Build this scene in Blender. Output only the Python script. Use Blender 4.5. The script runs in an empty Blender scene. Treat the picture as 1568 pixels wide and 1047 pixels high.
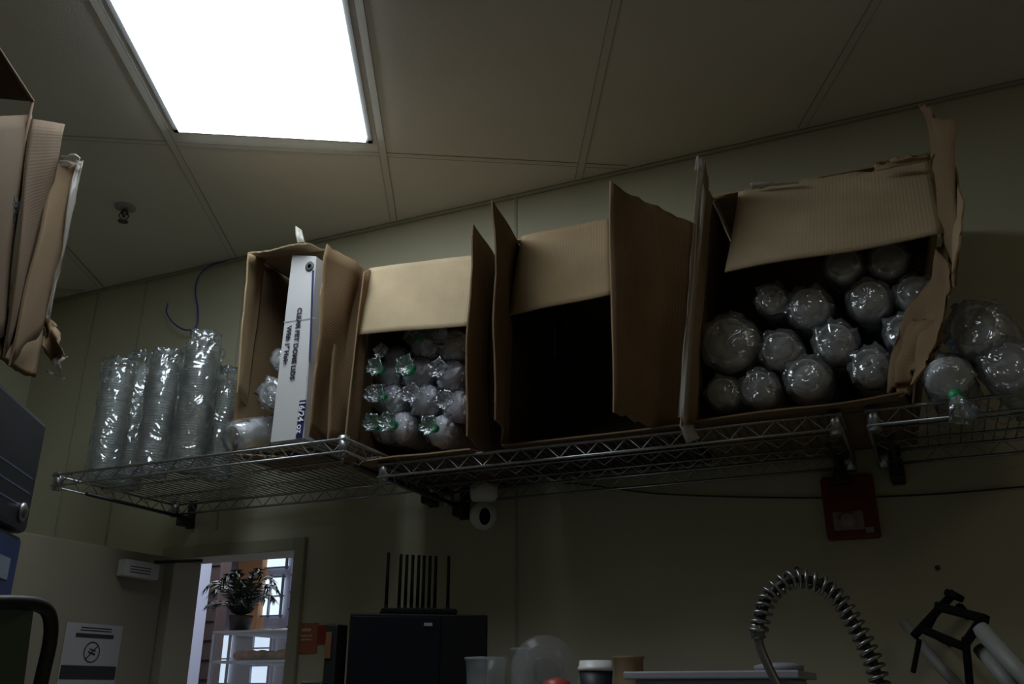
import bpy, math, random, bmesh
from mathutils import Vector, Matrix, noise
random.seed(7)
SC=bpy.context.scene
try: SC.view_settings.view_transform='Standard'
except Exception: pass
# ---------------------------------------------------------------- survey frame
F=1382.0;PT=math.radians(21.2);YW=math.radians(23.9);H=1.6
cP,sP,cT,sT=math.cos(PT),math.sin(PT),math.cos(YW),math.sin(YW)
def ray(px,py):
    a=(px-784)/F;b=(523.5-py)/F
    return a,cP-b*sP,sP+b*cP
def S(px,py,y):
    a,fw,z=ray(px,py);n=fw*cT+a*sT;k=y/n
    return Vector(((a*cT-fw*sT)*k,y,H+z*k))
def SZ(px,py,z):
    a,fw,zz=ray(px,py);k=(z-H)/zz
    return Vector(((a*cT-fw*sT)*k,(fw*cT+a*sT)*k,z))
def SX(px,py,x):
    a,fw,zz=ray(px,py);k=x/(a*cT-fw*sT)
    return Vector((x,(fw*cT+a*sT)*k,H+zz*k))
def V(px,py,f):
    a,fw,zz=ray(px,py);k=f/fw
    return Vector(((a*cT-fw*sT)*k,(fw*cT+a*sT)*k,H+zz*k))
def RF(r,f,z): return Vector((r*cT-f*sT,f*cT+r*sT,z))
# ---------------------------------------------------------------- materials
MATS={}
def mat(name,col=(.5,.5,.5),rough=.6,metal=0,emit=None,es=0,var=0,vs=8,bump=0,bs=40,spec=.5,alpha=1,trans=0):
    if name in MATS: return MATS[name]
    m=bpy.data.materials.new(name);m.use_nodes=True;nt=m.node_tree;b=nt.nodes['Principled BSDF']
    b.inputs['Base Color'].default_value=(*col,1);b.inputs['Roughness'].default_value=rough
    b.inputs['Metallic'].default_value=metal;b.inputs['Specular IOR Level'].default_value=spec
    b.inputs['Alpha'].default_value=alpha;b.inputs['Transmission Weight'].default_value=trans
    if emit: b.inputs['Emission Color'].default_value=(*emit,1);b.inputs['Emission Strength'].default_value=es
    tc=nt.nodes.new('ShaderNodeTexCoord')
    if var:
        n=nt.nodes.new('ShaderNodeTexNoise');n.inputs['Scale'].default_value=vs;n.inputs['Detail'].default_value=5
        nt.links.new(tc.outputs['Object'],n.inputs['Vector'])
        r=nt.nodes.new('ShaderNodeValToRGB')
        r.color_ramp.elements[0].position=.3;r.color_ramp.elements[1].position=.7
        r.color_ramp.elements[0].color=(*[c*(1-var) for c in col],1);r.color_ramp.elements[1].color=(*[min(1,c*(1+var)) for c in col],1)
        nt.links.new(n.outputs['Fac'],r.inputs['Fac']);nt.links.new(r.outputs['Color'],b.inputs['Base Color'])
    if bump:
        n=nt.nodes.new('ShaderNodeTexNoise');n.inputs['Scale'].default_value=bs;n.inputs['Detail'].default_value=4
        nt.links.new(tc.outputs['Object'],n.inputs['Vector'])
        bp=nt.nodes.new('ShaderNodeBump');bp.inputs['Strength'].default_value=bump;bp.inputs['Distance'].default_value=.004
        nt.links.new(n.outputs['Fac'],bp.inputs['Height']);nt.links.new(bp.outputs['Normal'],b.inputs['Normal'])
    MATS[name]=m;return m
def cardboard(name,col):
    if name in MATS: return MATS[name]
    m=mat(name,col,.85,spec=.2);nt=m.node_tree;b=nt.nodes['Principled BSDF']
    uv=nt.nodes.new('ShaderNodeTexCoord')
    w=nt.nodes.new('ShaderNodeTexWave');w.bands_direction='X';w.inputs['Scale'].default_value=38;w.inputs['Distortion'].default_value=0
    nt.links.new(uv.outputs['UV'],w.inputs['Vector'])
    n=nt.nodes.new('ShaderNodeTexNoise');n.inputs['Scale'].default_value=7;n.inputs['Detail'].default_value=7
    nt.links.new(uv.outputs['UV'],n.inputs['Vector'])
    r=nt.nodes.new('ShaderNodeValToRGB');r.color_ramp.elements[0].position=.3;r.color_ramp.elements[1].position=.7
    r.color_ramp.elements[0].color=(*[c*.86 for c in col],1);r.color_ramp.elements[1].color=(*[c*1.08 for c in col],1)
    nt.links.new(n.outputs['Fac'],r.inputs['Fac']);nt.links.new(r.outputs['Color'],b.inputs['Base Color'])
    bp=nt.nodes.new('ShaderNodeBump');bp.inputs['Strength'].default_value=.22;bp.inputs['Distance'].default_value=.001
    nt.links.new(w.outputs['Fac'],bp.inputs['Height']);nt.links.new(bp.outputs['Normal'],b.inputs['Normal'])
    return m
def film(name,base=.14,tint=(.95,.97,1),rough=.13,bs=28,bump=1.0,haze=.12):
    """cellophane: clear + crinkled gloss + a little milky haze"""
    m=bpy.data.materials.new(name);m.use_nodes=True;nt=m.node_tree
    for n in list(nt.nodes): nt.nodes.remove(n)
    o=nt.nodes.new('ShaderNodeOutputMaterial');mx=nt.nodes.new('ShaderNodeMixShader');tr=nt.nodes.new('ShaderNodeBsdfTransparent');gl=nt.nodes.new('ShaderNodeBsdfGlossy')
    df=nt.nodes.new('ShaderNodeBsdfDiffuse');df.inputs['Color'].default_value=(.8,.82,.85,1);m0=nt.nodes.new('ShaderNodeMixShader');m0.inputs[0].default_value=haze
    tr.inputs['Color'].default_value=(.97,.98,.99,1);gl.inputs['Color'].default_value=(*tint,1);gl.inputs['Roughness'].default_value=rough
    tc=nt.nodes.new('ShaderNodeTexCoord');n=nt.nodes.new('ShaderNodeTexNoise');n.inputs['Scale'].default_value=bs;n.inputs['Detail'].default_value=2;n.inputs['Distortion'].default_value=1.2
    nt.links.new(tc.outputs['Object'],n.inputs['Vector'])
    bp=nt.nodes.new('ShaderNodeBump');bp.inputs['Strength'].default_value=bump;bp.inputs['Distance'].default_value=.02
    nt.links.new(n.outputs['Fac'],bp.inputs['Height']);nt.links.new(bp.outputs['Normal'],gl.inputs['Normal'])
    lw=nt.nodes.new('ShaderNodeFresnel');lw.inputs['IOR'].default_value=1.45;nt.links.new(bp.outputs['Normal'],lw.inputs['Normal'])
    ad=nt.nodes.new('ShaderNodeMath');ad.operation='ADD';ad.use_clamp=True;ad.inputs[1].default_value=base
    nt.links.new(lw.outputs[0],ad.inputs[0]);nt.links.new(ad.outputs[0],mx.inputs[0])
    nt.links.new(tr.outputs[0],m0.inputs[1]);nt.links.new(df.outputs[0],m0.inputs[2])
    nt.links.new(m0.outputs[0],mx.inputs[1]);nt.links.new(gl.outputs[0],mx.inputs[2]);nt.links.new(mx.outputs[0],o.inputs[0])
    MATS[name]=m;return m
M_wall=mat('painted_wall_panel',(.50,.48,.345),.55,var=.06,vs=3,bump=.25,bs=160)
M_seam=mat('wall_seam',(.38,.365,.27),.7)
M_ceil=mat('ceiling_tile',(.72,.695,.63),.75,var=.03,vs=4,bump=.2,bs=220)
M_cseam=mat('ceiling_grid_paint',(.68,.655,.59),.6)
M_gap=mat('dark_gap',(.05,.05,.045),.9)
M_floor=mat('quarry_tile',(.52,.47,.42),.6,var=.15,vs=6)
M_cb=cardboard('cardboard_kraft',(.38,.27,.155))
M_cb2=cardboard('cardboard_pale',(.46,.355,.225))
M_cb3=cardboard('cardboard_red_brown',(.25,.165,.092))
M_cbi=cardboard('cardboard_inside_shaded',(.05,.036,.024))  # shade inside the boxes, painted into the cardboard colour
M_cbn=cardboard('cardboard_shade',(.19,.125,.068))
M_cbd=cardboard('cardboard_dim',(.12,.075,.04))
M_chrome=mat('shelf_chrome',(.36,.37,.38),.35,.9)
M_black=mat('black_plastic',(.012,.012,.014),.45)
M_white=mat('white_plastic',(.75,.75,.73),.35)
M_film=film('clear_film',.10,bs=24,bump=.8,haze=.08)
M_film2=film('clear_film_dense',.14,bs=18,bump=.9,haze=.18)
M_film3=film('clear_film_smooth',.13,bs=14,bump=.75,rough=.12,haze=.06)
M_cup=mat('clear_cup_stack',(.88,.89,.91),.22,alpha=.92)
M_cup2=mat('bagged_cup_stack',(.56,.54,.60),.25,alpha=.85)
M_cupd=mat('cup_bottom',(.62,.62,.64),.3)
M_lid=mat('lid_stack',(.70,.76,.76),.18,alpha=.42)
M_green=mat('green_tape',(.01,.38,.15),.4)
M_tape=mat('packing_tape',(.50,.47,.42),.2,alpha=.5)
# ---------------------------------------------------------------- mesh helpers
def link(o,parent=None):
    SC.collection.objects.link(o)
    if parent: o.parent=parent
    return o
def empty(name,loc=(0,0,0)):
    e=bpy.data.objects.new(name,None);e.empty_display_size=.05;return link(e)
def from_bm(name,bm,mats,parent=None,smooth=False,loc=None):
    bmesh.ops.recalc_face_normals(bm,faces=bm.faces)
    me=bpy.data.meshes.new(name);bm.to_mesh(me);bm.free()
    if not isinstance(mats,(list,tuple)): mats=[mats]
    for m in mats: me.materials.append(m)
    if smooth:
        for p in me.polygons: p.use_smooth=True
    o=bpy.data.objects.new(name,me)
    return link(o,parent)
def bbox(bm,lo,hi,mi=0,bev=0,mtx=None):
    r=bmesh.ops.create_cube(bm,size=1)
    vs=r['verts'];lo=Vector(lo);hi=Vector(hi);c=(lo+hi)/2;s=hi-lo
    for v in vs: v.co=Vector((v.co.x*s.x+c.x,v.co.y*s.y+c.y,v.co.z*s.z+c.z))
    fs=list({f for v in vs for f in v.link_faces})
    for f in fs: f.material_index=mi
    if bev:
        es=list({e for v in vs for e in v.link_edges})
        g=bmesh.ops.bevel(bm,geom=es,offset=bev,segments=2,affect='EDGES',profile=.5)
        for f in g['faces']: f.material_index=mi
        vs=list({v for f in g['faces'] for v in f.verts}|{v for v in vs if v.is_valid})
    if mtx is not None:
        for v in vs:
            if v.is_valid: v.co=mtx@v.co
    return vs
def box(name,lo,hi,m,parent=None,bev=0,mtx=None):
    bm=bmesh.new();bbox(bm,lo,hi,0,bev,mtx);return from_bm(name,bm,m,parent)
def tube(bm,pts,r,seg=6,mi=0,cap=True,close=False):
    pts=[Vector(p) for p in pts];n=len(pts);rings=[];prev=None
    for i,p in enumerate(pts):
        t=(pts[min(i+1,n-1)]-pts[max(i-1,0)])
        if t.length<1e-9: t=Vector((0,0,1))
        t.normalize()
        if prev is None:
            u=t.orthogonal().normalized()
        else:
            u=prev-t*prev.dot(t)
            u=u.normalized() if u.length>1e-6 else t.orthogonal().normalized()
        prev=u;w=t.cross(u);rr=r[i] if isinstance(r,(list,tuple)) else r
        rings.append([bm.verts.new(p+(u*math.cos(a)+w*math.sin(a))*rr) for a in [2*math.pi*k/seg for k in range(seg)]])
    for i in range(n-1):
        for k in range(seg):
            f=bm.faces.new((rings[i][k],rings[i][(k+1)%seg],rings[i+1][(k+1)%seg],rings[i+1][k]));f.material_index=mi;f.smooth=True
    if cap:
        for rg in (rings[0],rings[-1]):
            f=bm.faces.new(rg);f.material_index=mi
def frame_mtx(origin,zdir,xhint=None):
    z=Vector(zdir).normalized()
    x=Vector(xhint) if xhint is not None else z.orthogonal()
    x=(x-z*x.dot(z)).normalized();y=z.cross(x)
    m=Matrix((x,y,z)).transposed().to_4x4();m.translation=Vector(origin);return m
def lathe(bm,prof,mtx,seg=28,mi=0,wr=None,smooth=True):
    rings=[]
    for (r,z) in prof:
        ring=[]
        for k in range(seg):
            a=2*math.pi*k/seg;rr=r
            if wr: rr=r*(1+wr(a,z,r))
            ring.append(bm.verts.new(mtx@Vector((rr*math.cos(a),rr*math.sin(a),z))))
        rings.append(ring)
    for i in range(len(rings)-1):
        for k in range(seg):
            f=bm.faces.new((rings[i][k],rings[i][(k+1)%seg],rings[i+1][(k+1)%seg],rings[i+1][k]));f.material_index=mi;f.smooth=smooth
    for rg,(r,z) in ((rings[0],prof[0]),(rings[-1],prof[-1])):
        f=bm.faces.new(rg);f.material_index=mi
def sheet(name,bl,br,tr,tl,m,parent=None,th=.004,wob=.004,nu=14,nv=14,jag=None,curl=0,flip=False):
    """corrugated panel: quad patch with real thickness, wavy surface and torn edges (jag: dict of t,b,l,r)"""
    bl,br,tr,tl=[Vector(p) for p in (bl,br,tr,tl)]
    jag=jag or {};sd=random.random()*50
    nrm=((br-bl).cross(tl-bl)).normalized()
    W=((br-bl).length+(tr-tl).length)/2;Hh=((tl-bl).length+(tr-br).length)/2
    bm=bmesh.new();uvl=bm.loops.layers.uv.new('UVMap');g=[];uvd={}
    for side in (0,1):
        gs=[]
        for j in range(nv+1):
            row=[]
            for i in range(nu+1):
                u=i/nu;v=j/nv
                uu=u;vv=v
                if j==nv and 't' in jag: vv=1+jag['t']*(noise.noise(Vector((u*9+sd,1,0)))-.2)/Hh
                if j==0 and 'b' in jag: vv=-jag['b']*(noise.noise(Vector((u*9+sd,5,0)))-.2)/Hh
                if i==nu and 'r' in jag: uu=1+jag['r']*(noise.noise(Vector((v*9+sd,9,0)))-.2)/W
                if i==0 and 'l' in jag: uu=-jag['l']*(noise.noise(Vector((v*9+sd,13,0)))-.2)/W
                p=bl*(1-uu)*(1-vv)+br*uu*(1-vv)+tr*uu*vv+tl*(1-uu)*vv
                d=wob*noise.noise(Vector((u*2.2+sd,v*2.2,sd)))*2+curl*(4*u*(1-u))
                p=p+nrm*(d+(th if side else 0))
                vtx=bm.verts.new(p);uvd[vtx]=((v*Hh,u*W) if flip else (u*W,v*Hh));row.append(vtx)
            gs.append(row)
        g.append(gs)
    for s in (0,1):
        for j in range(nv):
            for i in range(nu):
                q=(g[s][j][i],g[s][j][i+1],g[s][j+1][i+1],g[s][j+1][i])
                f=bm.faces.new(q if s else q[::-1]);f.smooth=True
    for i in range(nu):
        bm.faces.new((g[0][0][i],g[0][0][i+1],g[1][0][i+1],g[1][0][i]))
        bm.faces.new((g[1][nv][i],g[1][nv][i+1],g[0][nv][i+1],g[0][nv][i]))
    for j in range(nv):
        bm.faces.new((g[1][j][0],g[1][j+1][0],g[0][j+1][0],g[0][j][0]))
        bm.faces.new((g[0][j][nu],g[0][j+1][nu],g[1][j+1][nu],g[1][j][nu]))
    for f in bm.faces:
        for l in f.loops: l[uvl].uv=uvd[l.vert]
    return from_bm(name,bm,m,parent)
# ---------------------------------------------------------------- sleeves
def add_sleeve(bm,base,axis,r,L,kind='cups',tail=.05,tie=False,seed=0,pitch=.012,gather=False,loose=0):
    """material slots: 0 stack,1 film,2 bottom,3 green"""
    rnd=random.Random(seed);M=frame_mtx(base,axis,Vector((rnd.uniform(-1,1),rnd.uniform(-1,1),rnd.uniform(-1,1))))
    prof=[(.001,.004),(r*.80,.004)]
    if kind=='cups':   # nested cups, bottoms at base: recessed base disc then tapered wall, then nested rims
        lathe(bm,[(.001,.009),(r*.66,.009),(r*.66,.010),(.001,.011)],M,24,2)
        prof=[(.001,.0115),(r*.66,.0115),(r*.68,.0),(r*.76,.0),(r*.90,.07)]
        z=.07
    else: z=.004
    while z<L:
        prof+= [(r*.86,z),(r*.97,z+pitch*.3),(r*.97,z+pitch*.55),(r*.86,z+pitch*.8)];z+=pitch
    prof+=[(r*.8,z),(.001,z)]
    lathe(bm,prof,M,24,0)
    ph=[rnd.uniform(0,6.28) for _ in range(6)]
    def wr(a,zz,rr):
        e=.05 if .01<zz<L else .22
        if loose: e=.07 if .01<zz<L else .26
        if gather and zz<.012: e=.30
        return e*(.5*math.sin(5*a+ph[0]+zz*18)+.4*math.sin(9*a+ph[1]-zz*31)+.3*math.sin(14*a+ph[2]+zz*50))
    fp=[(.004,-.012),(r*.45,-.014),(r*.86,-.008),(r*1.03,.012)]
    if gather: fp=[(.004,-.004),(r*.12,-.014),(r*.35,-.010),(r*.65,-.012),(r*.9,-.006),(r*1.04,.012)]
    n=max(6,int(L/.02))
    for i in range(1,n): fp.append((r*(1.05+rnd.uniform(-.015,.03)),.012+(L-.012)*i/n))
    if loose:
        fp+=[(r*1.05,L+.006),(r*1.02,L+.022),(r*.92,L+.034),(r*.80,L+.036),(r*.78,L+.034+loose*.5),(r*.86,L+.034+loose),(r*.6,L+.028+loose),(r*.2,L+.032)]
    else:
        fp+=[(r*1.0,L+.006),(r*.6,L+.02),(r*.22,L+.035)]
        if tail:
            fp+=[(r*.17,L+.042),(r*.42,L+.042+tail*.5),(r*.6,L+.042+tail),(r*.5,L+.042+tail*.97),(r*.12,L+.05)]
    lathe(bm,fp,M,40,1,wr)
    if tie:
        lathe(bm,[(r*.24,L+.030),(r*.28,L+.032),(r*.28,L+.046),(r*.24,L+.048)],M,10,3)
        q=[M@Vector((x,y,zz)) for x,y,zz in ((-.004,.01,L+.03),(.012,.012,L+.03),(.03,.012,L+.055),(.016,.01,L+.06))]
        f=bm.faces.new([bm.verts.new(c) for c in q]);f.material_index=3
def add_face_sleeve(bm,c,axis,r,L,seed,tie=False):
    """sleeve whose gathered end faces outwards at point c, body runs along axis away"""
    axis=Vector(axis).normalized()
    add_sleeve(bm,Vector(c)+axis*L,-axis,r,L,'lids',tail=.035,tie=tie,seed=seed,pitch=.014)
SLV=[M_cup2,M_film,M_cupd,M_green]
SLV2=[M_cup,M_film2,M_cupd,M_green]
SLV_LID=[M_lid,M_film3,M_cupd,M_green]
# ---------------------------------------------------------------- room shell
CZ=3.2;WY=2.5;XL,XR=-3.35,3.0;YF=-2.2
DX0,DX1,DZ=-2.43,-1.87,2.05
bm=bmesh.new()
bbox(bm,(XL,WY,0),(DX0,WY+.12,CZ));bbox(bm,(DX1,WY,0),(XR,WY+.12,CZ));bbox(bm,(DX0,WY,DZ),(DX1,WY+.12,CZ))
from_bm('wall_back',bm,M_wall)
box('wall_left',(XL-.1,YF,0),(XL,WY,CZ),M_wall);box('wall_right',(XR,YF,0),(XR+.1,WY,CZ),M_wall)
box('wall_front',(XL,YF-.1,0),(XR,YF,CZ),M_wall)
box('floor',(XL-.1,YF-.1,-.1),(XR+.1,WY+.12,0),M_floor)
box('ceiling',(XL-.1,YF-.1,CZ),(XR+.1,WY+.12,CZ+.1),M_ceil)
# vertical FRP seams on back wall
bm=bmesh.new()
for px,py in ((225,437),(150,455),(380,397),(790,300)):
    x=S(px,py,WY).x
    z0=DZ+.08 if DX0-.1<x<DX1+.1 else 0.02
    bbox(bm,(x-.005,WY-.003,z0),(x+.005,WY,CZ-.012),0,.0012)
x=S(297,800,WY).x;bbox(bm,(x-.004,WY-.003,DZ+.08),(x+.004,WY,2.25))
x=S(1262,700,WY).x+1.22
bbox(bm,(x-.005,WY-.003,.02),(x+.005,WY,CZ-.012),0,.0012)
from_bm('trim_1',bm,M_seam)
# shadow gap + thin angle at wall/ceiling junction
bm=bmesh.new();bbox(bm,(XL,WY-.010,CZ-.003),(XR,WY,CZ-.0005))
from_bm('trim_2',bm,M_gap)
bm=bmesh.new();bbox(bm,(XL,WY-.012,CZ-.012),(XR,WY,CZ-.003));from_bm('trim_3',bm,M_seam)
# ---- ceiling grid (rotated relative to the wall)
def strip(bm,a,b,w,z0,z1,mi=0):
    a=Vector((a.x,a.y,0));b=Vector((b.x,b.y,0));d=(b-a).normalized();n=Vector((-d.y,d.x,0))*w/2
    vs=[]
    for z in (z0,z1):
        for p in (a-n,a+n,b+n,b-n): vs.append(bm.verts.new((p.x,p.y,z)))
    for q in ((0,1,2,3),(4,5,6,7),(0,1,5,4),(1,2,6,5),(2,3,7,6),(3,0,4,7)):
        f=bm.faces.new([vs[k] for k in q]);f.material_index=mi
GA=math.radians(2.6);CA=math.radians(5.5)
def clipwall(a,b):
    a=a.copy();b=b.copy()
    for lim,ax,sg in ((WY-.02,1,1),(YF+.02,1,-1),(XL+.02,0,-1),(XR-.02,0,1)):
        for p,q in ((a,b),(b,a)):
            if (p[ax]-lim)*sg>0:
                if (q[ax]-lim)*sg>0: return None
                t=(lim-q[ax])/(p[ax]-q[ax]);n=q.lerp(p,t);p[0],p[1]=n[0],n[1]
    return a,b
bm=bmesh.new()
for r0 in (-2.95,-2.32,-1.70,-1.07,-.415,.225,.87,1.5,2.1):
    a=RF(r0-math.tan(GA)*(-3-2.4),-3,CZ);b=RF(r0-math.tan(GA)*(4-2.4),4.2,CZ);c=clipwall(a,b)
    if c:
        strip(bm,c[0],c[1],.022,CZ-.0030,CZ-.0002,0)
        for s in (-.0115,.0115):
            o=Vector((cT*s,sT*s,0));strip(bm,c[0]+o,c[1]+o,.0016,CZ-.0034,CZ-.0003,1)
for f0 in (2.47,3.66,1.22,-.02,-1.2):
    a=RF(-4,f0+math.tan(CA)*(-4+.4),CZ);b=RF(3.6,f0+math.tan(CA)*(3.6+.4),CZ);c=clipwall(a,b)
    if c:
        strip(bm,c[0],c[1],.020,CZ-.0016,CZ-.0002,0)
        for s in (-.0105,.0105):
            o=Vector((-sT*s,cT*s,0));strip(bm,c[0]+o,c[1]+o,.0014,CZ-.0022,CZ-.0003,1)
from_bm('trim_4',bm,[M_cseam,mat('grid_groove',(.30,.295,.27),.8)])
# ---- troffers
def onz_(p,z): return Vector((p.x,p.y,z))
def troffer(name,A,B,C,D,m):
    tr=empty(name)
    bm=bmesh.new()
    vs=[bm.verts.new(onz_(p,CZ-.016)) for p in (A,B,D,C)]+[bm.verts.new(onz_(p,CZ-.001)) for p in (A,B,D,C)]
    for q in ((0,1,2,3),(4,5,6,7),(0,1,5,4),(1,2,6,5),(2,3,7,6),(3,0,4,7)): bm.faces.new([vs[k] for k in q])
    from_bm('diffuser',bm,m,tr)
    bm=bmesh.new()
    for p,q in ((A,B),(B,D),(D,C),(C,A)):
        e=(q-p).normalized();o=Vector((-e.y,e.x,0));cen=(A+D)/2
        if (cen-p).dot(o)>0:o=-o
        strip(bm,p-e*.02+o*.012,q+e*.02+o*.012,.014,CZ-.0065,CZ-.0005,0)
    from_bm('frame',bm,mat('troffer_frame',(.22,.22,.22),.5),tr)
A=SZ(274,202,CZ-.016);B=SZ(560,218,CZ-.016)
dirA=(SZ(168,0,CZ)-SZ(274,202,CZ));dirB=(SZ(520,0,CZ)-SZ(560,218,CZ))
dirm=(dirA.normalized()+dirB.normalized()).normalized();dirm.z=0
troffer('added_fill_panel',A,B,A+dirm*1.19,B+dirm*1.19,mat('lit_diffuser',(.9,.9,.9),.5,emit=(.84,.94,1.0),es=6.8))
crs=(B-A);crs.z=0
A2=A+dirm*2.46+crs.normalized()*2.0
troffer('added_fill_panel',A2,A2+crs,A2+dirm*1.19,A2+crs+dirm*1.19,mat('fill_diffuser',(.9,.9,.9),.5,emit=(1.0,.90,.74),es=1.7))  # unseen panel behind the camera, added as warm fill light
# ---- sprinkler
sp=empty('fire_sprinkler');c=SZ(192,317,CZ);bm=bmesh.new()
M=frame_mtx(c,(0,0,-1))
lathe(bm,[(.004,0),(.036,0),(.034,.006),(.018,.012),(.016,.012)],M,24,0)
lathe(bm,[(.010,.010),(.010,.028),(.006,.034),(.006,.04)],M,12,1)
for s in (-1,1): tube(bm,[M@Vector((.008*s,0,.02)),M@Vector((.016*s,0,.035)),M@Vector((.004*s,0,.056))],.003,6,1)
lathe(bm,[(.002,.056),(.018,.056),(.018,.058),(.002,.058)],M,16,1)
from_bm('sprinkler_body',bm,[mat('esc_plate',(.30,.30,.28),.4),mat('sprinkler_brass',(.10,.095,.08),.4,.6)],sp)
# ---------------------------------------------------------------- wire shelves
def wire_shelf(name,x0,x1,y0,y1,z,posts=True):
    bm=bmesh.new();h=.034
    def truss(a,b):
        a=Vector(a);b=Vector(b);tube(bm,[a,b],.0042);dz=Vector((0,0,-h));tube(bm,[a+dz,b+dz],.0036)
        n=max(4,int((b-a).length/.036));n+=n%2;pts=[]
        for i in range(n+1): 
            p=a.lerp(b,i/n);pts.append(p+(dz if i%2 else Vector((0,0,0))))
        tube(bm,pts,.0022,5)
    truss((x0,y0,z),(x1,y0,z));truss((x0,y1,z),(x1,y1,z));truss((x0,y0,z),(x0,y1,z));truss((x1,y0,z),(x1,y1,z))
    for yy in (y0+(y1-y0)*.36,y0+(y1-y0)*.68):
        tube(bm,[(x0,yy,z-.006),(x1,yy,z-.006)],.003,5)
        n=int((x1-x0)/.06)*2
        tube(bm,[(x0+(x1-x0)*i/n,yy,z-.006-(.02 if i%2 else 0)) for i in range(n+1)],.0018,4)
    n=int((x1-x0)/.024)
    for i in range(1,n):
        x=x0+(x1-x0)*i/n;tube(bm,[(x,y0-.004,z-.001),(x,y0,z+.0035),(x,y1,z+.0035)],.0017,4)
    for x in (x0+.012,x1-.012):
        for y in (y0+.012,y1-.012):
            lathe(bm,[(.011,-.045),(.014,-.045),(.0155,.010),(.011,.010)],frame_mtx((x,y,z),(0,0,1)),16)
    for x in (x0+.04,x1-.04):
        tube(bm,[(x,WY,z-.045),(x,y0+.10,z-.042)],.006,8,1)
        bbox(bm,(x-.016,WY-.012,z-.08),(x+.016,WY,z+.02),1,.003)
        bbox(bm,(x-.018,y1-.01,z-.075),(x+.018,WY-.005,z-.04),1,.004)
    return from_bm(name,bm,[M_chrome,M_black])
ZL=2.222;ZR=2.175
wire_shelf('wire_wall_shelf',-2.40,-1.335,1.93,2.45,ZL)
wire_shelf('wire_wall_shelf',-1.305,-.115,2.05,2.45,ZR)
wire_shelf('wire_wall_shelf',-.06,1.16,2.05,2.45,ZR)
# ---------------------------------------------------------------- cartons
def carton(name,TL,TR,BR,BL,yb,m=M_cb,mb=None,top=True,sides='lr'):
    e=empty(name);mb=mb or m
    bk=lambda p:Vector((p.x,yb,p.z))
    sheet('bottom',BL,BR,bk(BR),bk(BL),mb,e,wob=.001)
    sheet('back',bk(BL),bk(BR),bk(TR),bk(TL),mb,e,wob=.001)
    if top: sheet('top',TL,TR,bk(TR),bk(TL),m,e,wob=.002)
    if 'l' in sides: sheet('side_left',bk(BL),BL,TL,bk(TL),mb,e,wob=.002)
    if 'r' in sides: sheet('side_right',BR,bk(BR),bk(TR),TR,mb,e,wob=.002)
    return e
def onz(p,z): q=p.copy();q.z=z;return q
# --- box A (shallow, holds the dome-lid carton)
zl=ZL+.008
YA=1.97
TL=S(382,388,YA);BLa=onz(S(358,668,YA),zl)
TRh=S(566,418,2.13);BRh=onz(S(541,688,2.13),zl)
eA=empty('cardboard_box')
bk=lambda p,yb=2.22:Vector((p.x,yb,p.z))
XA=-1.515
def atx(p,x): q=p.copy();q.x=x;return q
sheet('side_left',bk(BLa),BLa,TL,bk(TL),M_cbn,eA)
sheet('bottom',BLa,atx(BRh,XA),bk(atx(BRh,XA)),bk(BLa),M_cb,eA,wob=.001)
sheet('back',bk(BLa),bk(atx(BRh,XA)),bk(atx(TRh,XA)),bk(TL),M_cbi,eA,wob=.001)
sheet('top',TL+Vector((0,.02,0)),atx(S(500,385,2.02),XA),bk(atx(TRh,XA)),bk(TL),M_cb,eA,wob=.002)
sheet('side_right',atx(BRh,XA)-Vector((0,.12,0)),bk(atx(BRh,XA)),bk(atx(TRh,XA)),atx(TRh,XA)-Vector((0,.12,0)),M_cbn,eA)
sheet('flap_right',onz(S(466,670,1.90),zl+.004),BRh,TRh,S(498,374,1.90),M_cb3,eA,wob=.010,jag={'l':.01,'t':.006},flip=True)
sheet('flap_right_inner',onz(S(500,676,1.97),zl+.004),BRh+Vector((.012,.0,0)),TRh+Vector((.012,0,-.01)),S(516,392,1.99),M_cb3,eA,wob=.006,flip=True)
sheet('flap_left',S(361,600,1.93),S(376,622,2.02),S(405,397,2.02),S(380,388,1.90),M_cb,eA,wob=.003,jag={'l':.006})
sheet('flap_top',S(379,388,1.88),S(470,374,1.90),S(500,385,2.02),S(405,397,2.02),M_cb2,eA,wob=.004,jag={'b':.012})
sheet('flap_top_torn',S(455,370,1.92),S(468,372,1.92),S(462,352,1.93),S(453,346,1.93),M_tape,eA,nu=5,nv=5,jag={'t':.01})
# dome lid carton
cL=empty('lid_carton')
a=onz(S(414,672,1.93),zl+.006);b=onz(S(463,684,1.93),zl+.006);c=S(447,390,1.93);d=S(484,392,1.93)
bm=bmesh.new()
q=[a,b,d,c];vs=[bm.verts.new(p) for p in q]+[bm.verts.new(p+Vector((.0,.26,0))) for p in q]
for k in ((0,1,2,3),(4,5,6,7),(0,1,5,4),(1,2,6,5),(2,3,7,6),(3,0,4,7)): bm.faces.new([vs[i] for i in k])
bmesh.ops.bevel(bm,geom=list(bm.edges),offset=.002,segments=2,affect='EDGES')
M_navy=mat('navy_print',(.015,.018,.10),.5)
from_bm('carton_body',bm,mat('white_carton',(.56,.55,.55),.55,var=.03),cL)
def quad(name,pts,m,parent,off=Vector((0,0,0))):
    bm=bmesh.new();bm.faces.new([bm.verts.new(Vector(p)+off) for p in pts]);return from_bm(name,bm,m,parent)
up=(c-a).normalized();rt=Vector((1,0,0));OFF=Vector((0,-.0015,0))
quad('navy_stripe',[d-rt*.008-up*.045,d-rt*.001-up*.045,b+up*.22-rt*.001,b+up*.22-rt*.006],M_navy,cL,OFF)
quad('navy_block',[b-rt*.024+up*.004,b-rt*.002+up*.004,b-rt*.002+up*.11,b-rt*.024+up*.11],M_navy,cL,OFF)
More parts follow.
